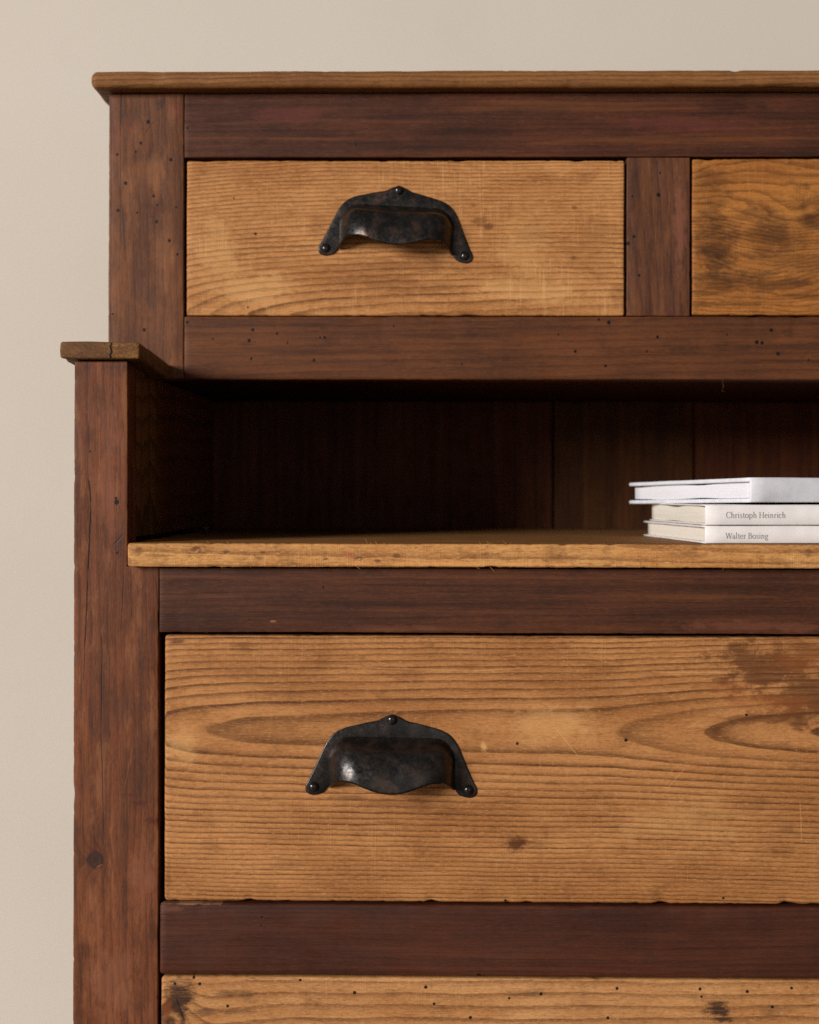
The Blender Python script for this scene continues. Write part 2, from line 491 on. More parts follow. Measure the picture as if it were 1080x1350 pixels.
m_rail_m = dark('middle_rail_wood', axis='x', r=RU, yfront=YU, core=(540, 540), heights=((0, 90), (1080, 60)), spacing=12, streak=0.45, seed=4,
    light=(108, 65, 39), mid=(86, 51, 33), pale=(136, 88, 52),
    holes=[(334,435),(366,440),(329,449,2.6),(281,447,1.5),(332,473),(415,475,2.4),(423,445,1.6),(429,445,2.2),(247,425),(380,452,1.4),(790,421,2),(803,425),(737,441,1.4),(759,463,2.3),(799,482),(853,463,1.4),(867,444),(1016,435),(997,451),(1004,452),(1025,466,2.6),(958,441,1.4),(1065,474,1.5),(520,430,1.4),(610,480,1.4)],
    spots=[(650,470,90,16,.25),(980,440,60,14,.3)])
m_div = dark('divider_wood', axis='z', r=RU, yfront=YU, core=(800, 300), heights=((200, 90), (420, 70)), spacing=11, weave=0.35, streak=0.4, seed=5,
    light=(102, 66, 50), mid=(84, 53, 42), holes=[(870,228,1.5),(868,257,3),(834,259,1.6),(836,312,2.3),(828,321,3),(843,363,2)],
    cracks=[(866,210,868,255,1.0,.5),(868,255,866,330,.9,.35)], tints=[((128,78,60),[(895,300,10,80,.5)])])
m_post = dark('lower_stile_wood', axis='z', r=1.0, yfront=0.0, core=(60, 900), heights=((470, 70), (1350, 50)), spacing=11, warp=12, weave=0.5, streak=0.5, seed=6,
    light=(118, 68, 43), mid=(94, 53, 34), ring=(58, 32, 22), pale=(142, 94, 66), blot=(52, 36, 32), knots=[(126,1136,13,13,-16)],
    holes=[(154,663,3.5),(153,658,2.2),(119,596,1.4),(155,730,2)],
    cracks=[(117,632,120,665,1.4),(120,665,116,760,1.6),(116,760,112,860,1.3),(112,860,111,900,1.1,.6),(135,840,134,960,1.1,.6),(134,960,138,1105,1.2,.6),(164,750,160,840,1.1,.4),(206,760,209,800,1.0,.5),(150,720,163,705,1.3,.5)],
    spots=[(126,1136,14,12,.75),(160,480,28,20,.5),(110,1255,10,14,.35),(165,930,30,26,.3),(180,1040,30,40,.25),(158,720,8,24,.45)],
    tints=[((74,32,26),[(186,1060,14,4,.7),(200,1084,12,6,.7),(170,1050,16,3,.5)]), ((140,86,62),[(140,640,16,90,.3),(190,1160,22,60,.3),(150,1300,40,60,.3),(140,570,18,50,.25)])],
    lights=[(165,1040,176,985,1.0,.35),(128,1146,136,1142,1.4,.5)])
m_post2 = dark('right_post_wood', axis='z', r=1.0, core=(1800, 900), heights=((470, 70), (1350, 50)), spacing=11, weave=0.35, seed=16)
m_rail_a = dark('shelf_rail_wood', axis='x', r=1.0, core=(540, 900), heights=((0, 80), (1080, 60)), spacing=9, streak=0.6, seed=7,
    light=(88, 51, 35), mid=(68, 39, 29), holes=[(428,775,1.6)],
    tints=[((150,94,64),[(361,820,5,2.0,.7)]), ((116,68,50),[(1000,825,130,8,.4),(500,828,120,5,.3)])])
m_rail_b = dark('drawer_rail_wood', axis='x', r=1.0, core=(540, 1400), heights=((0, 80), (1080, 60)), spacing=10, streak=0.45, seed=8,
    light=(82, 44, 31), mid=(63, 33, 24), blot=(38, 22, 18), pale=(108, 64, 48), holes=[(348,1210,1.6),(347,1221,1.4),(634,1286,4),(640,1288,4)],
    tints=[((150,110,80),[(250,1193,45,2.2,.75)]), ((112,70,50),[(230,1200,18,5,.4)])], rough=(0.40, 0.55), spec=.2)
PINE = dict(light=(176, 120, 70), mid=(150, 96, 51), ring=(78, 42, 17), pale=(204, 156, 102), blot=(78, 42, 19), ring_amt=1.0, fibre=.45, micro=.42)
m_draw1 = wood('upper_drawer_wood', 'x', RU, YU, core=(540, 428), heights=((200, 78), (250, 70), (300, 60), (360, 51), (430, 43), (520, 37), (900, 33)),
    spacing=9.5, squeeze=0.00018, saw=0.38, seed=9, light=(184, 128, 76), mid=(158, 103, 55), ring=(88, 48, 19), pale=(210, 162, 106), blot=(98, 56, 25), fibre=.45, micro=.42,
    blot_amt=0.3, ring_amt=0.95, bump=0.5,
    holes=[(337,308,2),(308,261,1.2),(327,405,1.4)],
    spots=[(757,274,5,2.5,.8),(757,340,6,3,.75),(632,290,11,7,.6),(645,299,6,5,.85),(625,270,5,4,.5),(700,310,26,12,.3),(500,372,90,14,.4),(560,382,40,14,.35),(780,330,40,60,.22),(815,390,12,30,.35),(530,350,110,12,.4),(776,235,16,8,.4),(520,222,100,8,.2),(415,295,12,26,.25),(688,405,10,4,.4),(300,225,60,6,.2)],
    tints=[((214,166,106),[(330,380,60,26,.3),(290,330,40,50,.25),(700,380,90,20,.3),(690,330,40,50,.2)])])
m_draw2 = wood('stained_drawer_wood', 'x', RU, YU, core=(540, 180), heights=((880, 40), (940, 60), (1000, 66), (1100, 60), (1500, 40)),
    spacing=13, squeeze=.0002, warp=26, seed=10, light=(170, 108, 48), mid=(148, 90, 38), ring=(88, 48, 18), pale=(196, 142, 84), blot=(44, 25, 13), blot_amt=0.45, saw=0.12, streak=.3, smoky=True, swirls=[(905,335,75,42,34),(1040,285,60,26,-22),(1120,360,90,40,26)],
    spots=[(946,318,34,60,0.81),(1018,310,44,40,0.68),(960,368,60,18,0.81),(1010,374,90,12,0.68),(1072,290,30,18,0.74),(938,238,24,18,0.54),(1050,345,80,16,0.41),(960,400,90,4,0.61),(930,385,60,4,0.61),(1060,390,60,4,0.54),(990,285,70,10,0.41)])
m_draw3 = wood('large_drawer_wood', 'x', 1.0, 0.0008, core=(540, 964),
    heights=((120, 90), (217, 64.5), (256, 60.8), (330, 57.4), (560, 53.8), (790, 51.8), (812, 51), (925, 41.6), (1000, 36), (1080, 31), (1600, 22)),
    spacing=11.5, squeeze=0.00022, seed=11, warp=4.0, saw=0.07, **PINE,
    holes=[(684,980,2),(827,975,2.4),(669,1187,1.8),(955,1182,1.8),(985,941,2)],
    spots=[(1010,878,84,42,.85),(1075,915,90,52,.8),(990,890,20,16,.8),(1000,945,60,8,.6),(1040,945,34,9,.55),(684,1111,23,11,1.0),(234,847,13,6,.8),(320,853,24,4,.35),(460,1052,26,6,.55),(1060,860,60,20,.5),(822,968,14,10,.35),(945,962,14,12,.45),(1000,1060,50,12,.25),(600,1070,40,8,.35),(540,1062,90,9,.35),(380,1140,26,8,.25),(1030,1120,34,12,.3),(352,1055,14,4,.35),(222,1160,5,40,.35)],
    tints=[((128,70,32),[(1020,925,80,14,.5),(960,905,50,10,.4),(1060,870,60,18,.4)]), ((214,166,106),[(640,984,6,9,.55),(730,955,70,34,.25),(240,985,26,30,.3),(900,1080,100,30,.15)])],
    lights=[(733,958,764,996,1.0,.4),(722,940,742,925,.8,.25),(880,1040,905,1010,0.9,.25),(905,960,925,948,.9,.3),(1055,1050,1058,1110,1.0,.25),(455,880,620,884,1.2,.25),(860,885,965,885,1.3,.35),(620,885,700,880,1.1,.25)])
m_draw4 = wood('bottom_drawer_wood', 'x', 1.0, 0.0, core=(540, 1420), heights=((120, 90), (400, 60), (1080, 50), (1600, 44)),
    spacing=14.0, squeeze=0.0, seed=13, warp=9, saw=0.1, light=(186, 134, 84), mid=(163, 109, 62), ring=(98, 56, 27), pale=(214, 168, 112), blot=(48, 30, 22), fibre=.45, micro=.42,
    holes=[(257,1292,2),(265,1300,2.4),(398,1294,2),(470,1310,2.4),(302,1329,2.4),(564,1302,2.6),(575,1324,2),(816,1302,2.2),(925,1302,2.4),(927,1312,1.8),(1020,1325,2.2),(1045,1300,2),(987,1305,2.4),(623,1342,2.4),(804,1341,2.4),(674,1316,1.8),(716,1310,2.2),(232,1300,2)],
    spots=[(236,1320,24,28,.95),(222,1345,12,34,.7),(300,1312,36,6,.55),(268,1338,18,8,.55),(320,1336,26,4,.4),(948,1328,22,16,1.0),(955,1342,18,6,.9),(690,1310,30,5,.3)],
    cracks=[(234,1318,246,1352,2.0,.6)], knots=[(226,1352,22,30,-40)],
    tints=[((120,60,24),[(222,1338,8,16,.7)])])
m_shelf = wood('shelf_wood', 'x', 1.0, -0.01, core=(540, 700), heights=((0, 70), (1080, 60)), spacing=9, seed=14, saw=0.3, warp=9,
    light=(194, 140, 82), mid=(174, 116, 62), ring=(108, 62, 30), pale=(216, 168, 108), blot=(84, 48, 26), micro=.6, fibre=.5, bump=1.0, blot_amt=0.45,
    spots=[(262,724,7,5,.8),(302,728,5,5,.8),(345,735,10,4,.6),(350,728,5,3,.8),(432,737,5,3,.8),(475,735,6,3,.8),(500,739,6,2.5,.8),(525,732,5,3,.7),(187,728,8,10,.55),(172,740,6,8,.6),(740,735,26,5,.4),(800,744,10,3,.7),(390,743,8,2,.6),(1060,726,6,6,.6),(900,730,40,5,.35),(640,730,8,3,.5)],  # stains, and dents with their shaded hollows painted dark
    lights=[(260,729,266,725,2.0,.35),(300,733,305,729,1.8,.35),(428,740,436,738,1.8,.4),(472,738,478,736,1.8,.4),(386,747,394,745,1.8,.4)],  # lower lips of the dents, painted pale as if catching light
    tints=[((150,76,50),[(462,731,10,6,.5)]), ((214,152,92),[(620,743,200,3,.45)])], wear=0.25)
m_inner = dark('recess_side_wood', axis='y', r=1.0, core=(0, 640), heights=((0, 90), (1000, 40)), spacing=24, squeeze=0.0, warp=22, ring_amt=0.7, seed=15,
    light=(140, 98, 50), mid=(118, 80, 42), ring=(56, 36, 19), bump=.04, micro=0, fibre=.1, wear=0, spec=0.12, rough=(0.6, 0.8))
m_backs = [dark('back_board_wood', axis='z', r=0.7, yfront=depth(0.7), core=(300, 600), heights=((400, 90), (800, 70)), spacing=13, streak=0.5, seed=17 + k,
    light=lc, mid=mc, spec=0.12, rough=(0.6, 0.8)) for k, (lc, mc) in enumerate((((96, 54, 38), (82, 44, 31)), ((92, 58, 33), (76, 46, 28)), ((100, 54, 34), (84, 44, 30))))]
m_deep = dark('deep_side_wood', axis='y', r=1.0, core=(0, 900), heights=((0, 90), (1000, 70)), spacing=30, squeeze=0.0, warp=22, seed=27, bump=.04, micro=0, fibre=.1, wear=0, light=(132, 80, 52), mid=(112, 66, 44), spec=.12, rough=(.6, .8))
m_carc = dark('carcass_wood', axis='z', r=1.0, core=(0, 900), heights=((400, 90), (1800, 70)), spacing=13, weave=0.3, seed=21)
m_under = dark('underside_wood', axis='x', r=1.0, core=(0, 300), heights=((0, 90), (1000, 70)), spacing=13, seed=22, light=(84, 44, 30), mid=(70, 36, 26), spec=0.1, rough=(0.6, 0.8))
m_cap = wood('cap_wood', 'y', 1.0, core=(150, 400), heights=((-50, 60), (400, 40)), spacing=9, seed=23, light=(112, 78, 46), mid=(94, 64, 38), ring=(62, 40, 24), pale=(150, 110, 68), blot=(56, 36, 22))
m_end = end_grain('end_grain_wood')
m_bottom = dark('bottom_rail_wood', axis='x', r=1.0, core=(540, 1800), heights=((0, 80), (1080, 60)), spacing=10, streak=0.45, seed=24)

def part(name, mats, x0, x1, y0, y1, z0, z1, axis, parent=chest, label=None, extra=None, **kw):
    bm = bmesh.new()
    plank(bm, x0, x1, y0, y1, z0, z1, axis, **kw)
    if extra: extra(bm)
    o = finish(bm, name, mats, parent)
    if label: o['label'] = label
    return o

# --- upper cabinet
YT = depth(0.912)
zt0, zt1 = Z(114.5, 0.912), Z(91.5, 0.912)
part('top_board', m_top, X(117.5, .912), mirror_u(U(117.5, .912)) * S, YT, 0.52, zt0, zt1, 'x', bev=0.0046, wob=0.0007, chip=0.0011, seed=1, label='paler top board with a worn front edge')
zb = Z(500.5, RU)
part('stile', m_stile_u, X(142, RU), X(242, RU), YU, YU + .022, zb + .0004, zt0 - .0006, 'z', bev=.0010, wob=.00025, seed=2)
part('stile', m_stile_u2, mirror_u(U(242, RU)) * S, RIGHT_U * S, YU, YU + .022, zb + .0004, zt0 - .0006, 'z', bev=.0010, seed=3)
xi0, xi1 = X(242.25, RU), mirror_u(U(242.25, RU)) * S
part('rail', m_rail_t, xi0, xi1, YU + .0003, YU + .022, Z(207, RU), zt0 - .0006, 'x', bev=.0007, seed=4)
def web(bm):
    for k, (px, py, ln, d) in enumerate([(953, 500, 11, (-.1, -.1, -1)), (954, 507, 8, (.15, -.2, -1)), (952, 514, 5, (.9, 0, -.4)), (1044, 500, 3, (.3, -.3, -1))]):
        sliver(bm, (X(px, RU), YU + .002, Z(py, RU)), d, 0, ln * S / RU, .0006, seed=k)
part('rail', m_rail_m, xi0, xi1, YU - .0003, YU + .022, zb, Z(417, RU), 'x', bev=.0016, wob=.0003, chip=.0008, seed=5, extra=web)
part('divider', m_div, X(826, RU), X(909.5, RU), YU + .0002, YU + .022, Z(416.4, RU), Z(207.6, RU), 'z', bev=.0009, wob=.00035, chip=.001, seed=6)
part('side_panel', m_carc, X(142, RU) + .0006, X(142, RU) + .012, YU + .0225, .50, zb, zt0 - .0006, 'z', bev=.001, seed=7, step=.012, face_step=.04)
part('side_panel', m_carc, RIGHT_U * S - .012, RIGHT_U * S - .0006, YU + .0225, .50, zb, zt0 - .0006, 'z', bev=.001, seed=8, step=.012, face_step=.04)
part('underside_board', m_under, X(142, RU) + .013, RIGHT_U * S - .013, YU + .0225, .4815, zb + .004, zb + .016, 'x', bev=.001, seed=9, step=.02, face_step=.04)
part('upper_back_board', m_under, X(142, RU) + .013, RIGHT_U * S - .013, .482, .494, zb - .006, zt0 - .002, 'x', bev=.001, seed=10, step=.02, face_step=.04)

def drawer(name, mat, x0, x1, yf, z0, z1, seed, label, box=.30, **kw):
    bm = bmesh.new()
    plank(bm, x0, x1, yf, yf + .018, z0, z1, 'x', **dict(dict(bev=.0014, wob=.0004, chip=.0011, seed=seed, step=.0025), **kw))
    o = finish(bm, name, mat, chest)
    o['label'] = label
    return o
dz = lambda p: Z(p, RU)
d_a = drawer('drawer', m_draw1, X(245.5, RU), X(823.2, RU), YU + .0005, dz(416), dz(211.5), 11, 'small pale pine drawer with saw marks', chip=.0014)
d_b = drawer('drawer', m_draw2, X(912.5, RU), mirror_u(U(245.5, RU)) * S, YU + .0012, dz(415), dz(209), 12, 'small drawer with dark smudged stains')
d_c = drawer('drawer', m_draw3, X(217.5), mirror_u(U(217.5)) * S, .0008, Z(1190), Z(838.8), 13, 'wide pale drawer with arched grain', bev=.002, chip=.0016)
d_d = drawer('drawer', m_draw4, X(213.5), mirror_u(U(213.5)) * S, .0012, Z(1640), Z(1290), 14, 'wide drawer full of wormholes', bev=.0018, chip=.0016)

# --- lower case
def cap_board(x0, x1, flip=False):
    bm = bmesh.new()
    plank(bm, x0, x1, -.006, YU - .0008, Z(474), Z(451.5), 'y', bev=.0020, wob=.0005, chip=.0014, seed=15, step=.003, face_step=.0025, droop=.005, nseg=4)
    bmesh.ops.recalc_face_normals(bm, faces=bm.faces[:])
    for f in bm.faces:
        if f.normal.y < -.6: f.material_index = 1
    o = finish(bm, 'arm_cap', [m_cap, m_end], chest)
    return o
cap_board(X(80), X(186)); cap_board(mirror_u(U(186)) * S, mirror_u(U(80)) * S, True)
FLOOR_Z = 0.0
def post(x0, x1, xn, mat, seed):
    bm = bmesh.new()
    if xn is None:
        plank(bm, x0, x1, 0, .030, FLOOR_Z, Z(476.5), 'z', bev=.0012, wob=.0003, chip=.0010, seed=seed, step=.0025)
    else:
        plank(bm, x0, x1, 0, .030, FLOOR_Z, Z(476.5), 'z', bev=.0011, wob=.0003, chip=.0011, seed=seed, step=.0025, face_step=.003, notch=(Z(748.5), xn))
    return finish(bm, 'post', mat, chest)
post(X(97), X(210), X(168), m_post, 17)
post(mirror_u(U(210)) * S + .0215, LOW_R * S, None, m_post2, 18)
part('post_filler', m_post2, mirror_u(U(210)) * S, mirror_u(U(168)) * S - .0002, .0002, .03, FLOOR_Z + .12, Z(749.5), 'z', bev=.0006, seed=44)
RB = 0.70; YB = depth(RB)
# recess
part('recess_side', m_inner, X(168) - .016, X(168) - .0035, .0305, .128, Z(712), Z(477), 'y', bev=.001, seed=19, step=.008, face_step=.02)
part('recess_side', m_inner, mirror_u(U(168)) * S + .0035, mirror_u(U(168)) * S + .016, .0305, .128, Z(712), Z(477), 'y', bev=.001, seed=20, step=.008, face_step=.02)
part('recess_side', m_deep, X(168) - .022, X(168) - .0060, .1285, .4815, Z(712), zb + .003, 'y', bev=.001, seed=21, step=.01, face_step=.03)
part('recess_side', m_deep, mirror_u(U(168)) * S + .0060, mirror_u(U(168)) * S + .022, .1285, .4815, Z(712), zb + .003, 'y', bev=.001, seed=22, step=.01, face_step=.03)
xb = [X(168) - .007, X(721.5, RB), X(905, RB), X(1200, RB), mirror_u(U(168)) * S + .007]
for k in range(4):
    g_ = (.0012 if k != 1 else .0006)
    part('back_board', m_backs[min(k, 2)], xb[k] + .0004, xb[k + 1] - g_, YB + (.004 if k != 1 else .0), YB + .014 + .0005 * k, Z(735), zb + .0035, 'z', bev=.001, wob=.0006, seed=23 + k, step=.01, face_step=.02)
# shelf
m_shelf_top = dark('shelf_top_wood', axis='x', r=1.0, yfront=.2, core=(540, 800), heights=((0, 90), (1000, 70)), spacing=12, seed=41,  # separate, somewhat darker wood tone for the top face
    light=(178, 132, 82), mid=(152, 108, 66), ring=(98, 66, 38), pale=(188, 144, 92), spec=.15, rough=(.6, .8))
def shelf_mats(bm):
    frays(bm)
    bmesh.ops.recalc_face_normals(bm, faces=bm.faces[:])
    for f in bm.faces:
        if f.normal.z > .9 and f.calc_center_median().y > depth(RS) + .0022: f.material_index = 1
RS = 1.0096
def frays(bm):
    rnd = random.Random(5)
    for k in range(30):
        px = rnd.choice([rnd.uniform(172, 1078), rnd.gauss(292, 14), rnd.gauss(655, 22), rnd.gauss(490, 12)])
        top = rnd.random() < .72
        ln = rnd.uniform(3, 7) if rnd.random() < .8 else rnd.uniform(8, 13)
        sliver(bm, (X(px, RS), -.0088, Z(717.6 if top else 747.6, RS)), (rnd.uniform(-1.4, 1.4), rnd.uniform(-.8, .1), 1 if top else -1), 0, ln * S, .00028, seed=k)
part('shelf', [m_shelf, m_shelf_top], X(168.5, RS), mirror_u(U(168.5, RS)) * S, depth(RS), YB - .001, Z(748, RS), Z(717, RS), 'x', bev=.0016, wob=.0004, chip=.0013, seed=31, step=.0025, extra=shelf_mats, label='pale shelf board with a dented frayed front edge')
xr0, xr1 = X(210.3), mirror_u(U(210.3)) * S
part('rail', m_rail_a, xr0, xr1, .0006, .026, Z(834.5), Z(749.5), 'x', bev=.0007, seed=32, chip=.0007)
part('rail', m_rail_b, X(212), mirror_u(U(212)) * S, -.0012, .026, Z(1286.5), Z(1192.5), 'x', bev=.0022, seed=33, chip=.0011)
part('rail', m_bottom, X(212), mirror_u(U(212)) * S, 0, .026, Z(1736), Z(1643), 'x', bev=.0018, seed=34, step=.01)
part('side_panel', m_carc, X(97) + .0008, X(97) + .016, .0305, .50, FLOOR_Z + .06, Z(477) - .002, 'z', bev=.001, seed=35, step=.012, face_step=.04)
part('side_panel', m_carc, LOW_R * S - .016, LOW_R * S - .0008, .0305, .50, FLOOR_Z + .06, Z(477) - .002, 'z', bev=.001, seed=36, step=.012, face_step=.04)
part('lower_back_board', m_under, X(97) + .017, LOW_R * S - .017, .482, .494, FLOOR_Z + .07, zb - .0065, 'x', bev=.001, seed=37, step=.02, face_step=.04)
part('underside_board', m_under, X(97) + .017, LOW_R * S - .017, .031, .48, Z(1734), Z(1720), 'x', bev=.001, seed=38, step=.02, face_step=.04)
# front blockers inside the case (the drawer runners' dust boards)
part('dust_board', m_under, X(97) + .017, LOW_R * S - .017, .031, .48, Z(1250), Z(1232), 'x', bev=.001, seed=39, step=.02, face_step=.04)

# ------------------------------------------------------------------ cup pulls
def spline(pts, n=6):
    out = []
    m = len(pts)
    for i in range(m):
        p0, p1, p2, p3 = (Vector(pts[(i + k - 1) % m]) for k in range(4))
        for k in range(n):
            t = k / n
            out.append(0.5 * ((2 * p1) + (-p0 + p2) * t + (2 * p0 - 5 * p1 + 4 * p2 - p3) * t * t + (-p0 + 3 * p1 - 3 * p2 + p3) * t ** 3))
    return out

def cup_pull_mesh(seed, tng=13.5):
    """back plate with a raised top ear and two screw lobes, and the hollow cup; units of the drawing"""
    bm = bmesh.new()
    half = [(0, 97), (-6, 96.2), (-13, 93), (-20, 89.5), (-32, 87), (-48, 83), (-63, 79), (-76, 72), (-86, 60), (-94, 43), (-102, 25), (-109, 10),
            (-113, 2), (-112, -6), (-105, -10), (-96, -9), (-88, -5), (-83, 4), (-80, 18), (-76, 36), (-64, 46), (-30, 50)]
    pts = half + [(-x, z) for x, z in half[::-1] if x < -1e-6]
    pts = [(x, z) for x, z in pts]
    sp = spline(pts, 4)
    rnd = random.Random(seed)
    TH = 2.6
    ins = []
    nsp = len(sp)
    for i in range(nsp):
        a, b = sp[i - 1], sp[(i + 1) % nsp]
        t = (b - a).normalized()
        nrm = Vector((-t.y, t.x))
        ins.append(nrm)
    area = sum(sp[i - 1].x * sp[i].y - sp[i].x * sp[i - 1].y for i in range(nsp))
    sgn = 1 if area > 0 else -1
    def ring(off, y):
        return [bm.verts.new((p.x + n.x * off * sgn, -y, p.y + n.y * off * sgn)) for p, n in zip(sp, ins)]
    rows = [ring(0.4, 0.0), ring(0, 0.8), ring(0, TH - 1.0), ring(0.5, TH - .25), ring(1.4, TH)]
    for a, b in zip(rows, rows[1:]):
        for i in range(nsp):
            j = (i + 1) % nsp
            bm.faces.new((a[i], a[j], b[j], b[i]))
    bm.faces.new(rows[-1]); bm.faces.new(rows[0][::-1])
    bmesh.ops.triangulate(bm, faces=[f for f in bm.faces if len(f.verts) > 4])
    # cup as a height field with an inner wall
    A, H = 84.0, 46.0
    def lip(x):
        t = abs(x) / A
        # scalloped lower edge: tongue in the middle, arches beside it, foot at the flanks
        tongue = tng * max(0.0, math.cos(min(1.0, t / 0.62) * math.pi / 2)) ** 1.25
        foot = 15.0 * max(0.0, (t - 0.80) / 0.20) ** 1.6
        return 15.0 - tongue - foot
    def top(x):
        t = abs(x) / A
        return 68.0 - 22.0 * max(0.0, (t - .64) / .36) ** 2.6
    def dep(x, k, H_):
        t = min(1.0, abs(x) / A)
        s = max(0.0, 1 - t ** 4.2) ** 0.6
        kk = max(0.0, min(1.0, k))
        q = math.sqrt(max(0.0, 1 - (1 - kk) ** 2.1)) if kk < 1 else 1.0
        sm = min(1.0, kk / .26); q *= .22 + .78 * sm * sm * (3 - 2 * sm)
        return H_ * s * (0.06 * min(1, kk * 8) + 0.94 * q ** 1.15)
    NX, NZ = 72, 30
    xs = []
    for i in range(NX + 1):
        t = -1 + 2 * i / NX
        xs.append(A * math.copysign(abs(math.sin(t * math.pi / 2)) ** 0.9, t))
    outer, inner = [], []
    for x in xs:
        ro, ri = [], []
        zt_, zl = top(x), lip(x)
        for j in range(NZ + 1):
            k = (j / NZ) ** 1.5
            z = zt_ + (zl - zt_) * k
            dn = 0.8 * nz(x * .03 + seed, z * .03, 3) + .4 * nz(x * .1 + seed, z * .1, 9)
            d = dep(x, k, H + dn)
            ro.append(bm.verts.new((x, -(TH - .2 + d), z)))
            xi = x * 0.968
            zi = zt_ - 3.0 + (zl + .3 - zt_ + 3.0) * k
            ri.append(bm.verts.new((xi, -(TH - .4 + max(0.0, dep(x, k, H - 2.6))), zi)))
        outer.append(ro); inner.append(ri)
    for i in range(NX):
        for j in range(NZ):
            bm.faces.new((outer[i][j], outer[i][j + 1], outer[i + 1][j + 1], outer[i + 1][j]))
            bm.faces.new((inner[i][j], inner[i + 1][j], inner[i + 1][j + 1], inner[i][j + 1]))
        bm.faces.new((outer[i][NZ], inner[i][NZ], inner[i + 1][NZ], outer[i + 1][NZ]))
    for v in bm.verts: v.co *= S
    bmesh.ops.recalc_face_normals(bm, faces=bm.faces[:])
    me = bpy.data.meshes.new('cup_pull'); bm.to_mesh(me); bm.free()
    return me

def screw_mesh():
    bm = bmesh.new()
    n, R_, Hh = 20, 7.0, 4.4
    rows = []
    for k in range(6):
        t = math.pi / 2 * k / 6
        rows.append([bm.verts.new((R_ * math.cos(t) * math.cos(a), -Hh * math.sin(t) - 2.2, R_ * math.cos(t) * math.sin(a))) for a in [2 * math.pi * i / n for i in range(n)]])
    c = bm.verts.new((0, -Hh - 2.2, 0))
    for a, b in zip(rows, rows[1:]):
        for i in range(n): bm.faces.new((a[i], a[(i + 1) % n], b[(i + 1) % n], b[i]))
    for i in range(n): bm.faces.new((rows[-1][i], rows[-1][(i + 1) % n], c))
    for v in bm.verts: v.co *= S
    bmesh.ops.recalc_face_normals(bm, faces=bm.faces[:])
    me = bpy.data.meshes.new('screw'); bm.to_mesh(me); bm.free()
    return me

m_iron_a = iron('worn_brown_iron', .42, 3.0)
m_iron_b = iron('black_iron', .22, 40.0)
m_screw = iron('screw_iron', .15, 70.0)
m_screw.node_tree.nodes['Principled BSDF'].inputs['Roughness'].default_value = .2
for l_ in list(m_screw.node_tree.links):
    if l_.to_socket.name == 'Roughness': m_screw.node_tree.links.remove(l_)
me_pull = {}
for key, mt, sd, tg in (('a', m_iron_a, 1.3, 11.5), ('b', m_iron_b, 5.1, 14.0)):
    me_pull[key] = cup_pull_mesh(sd, tg)
    me_pull[key].materials.append(mt)
    for p in me_pull[key].polygons: p.use_smooth = True
me_screw = screw_mesh(); me_screw.materials.append(m_screw)
for p in me_screw.polygons: p.use_smooth = True

def pull(drw, key, u, v, y, ang, label=None):
    M = Matrix.Translation((u * S, y, v * S)) @ Matrix.Rotation(ang, 4, 'Y')
    o = bpy.data.objects.new('cup_pull', me_pull[key]); COL.objects.link(o); o.parent = drw
    o.matrix_local = M
    if label: o['label'] = label
    for (sx, sz) in ((0, 91), (-102, 0.5), (102, 0.5)):
        s = bpy.data.objects.new('screw', me_screw); COL.objects.link(s); s.parent = drw
        s.matrix_local = M @ Matrix.Translation((sx * S, 0, sz * S))
pull(d_a, 'a', U(521.5, RU), V(332.8, RU), YU + .0004, math.radians(3.2), 'worn brownish iron pull hanging slightly crooked')
pull(d_b, 'b', mirror_u(U(521.5, RU)), V(334, RU), YU + .0011, 0)
pull(d_c, 'b', U(517.5), V(1040), .0007, math.radians(.8), 'black iron pull with pitted surface')
pull(d_c, 'a', mirror_u(U(517.5)), V(1039), .0007, 0)
pull(d_d, 'b', U(517.5), V(1486), .0011, 0)
pull(d_d, 'a', mirror_u(U(517.5)), V(1486), .0011, 0)

# ------------------------------------------------------------------ books
m_white = plain('cool_white_cloth', (214, 213, 217), (203, 202, 207), .06, .65, .25, .12)
m_cream = plain('warm_white_cover', (224, 218, 215), (216, 209, 205), .03, .5, .3, .06)
m_paper_w = plain('white_page_edges', (214, 211, 213), (202, 199, 202), 1.0, .8, .1, .15, (.006, .006, 2.2))
m_paper_c = plain('cream_page_edges', (222, 214, 201), (204, 194, 178), 1.0, .8, .1, .15, (.006, .006, 2.2))
m_ink = plain('grey_ink', (132, 130, 132), (140, 138, 140), .3, .6, .2, 0)

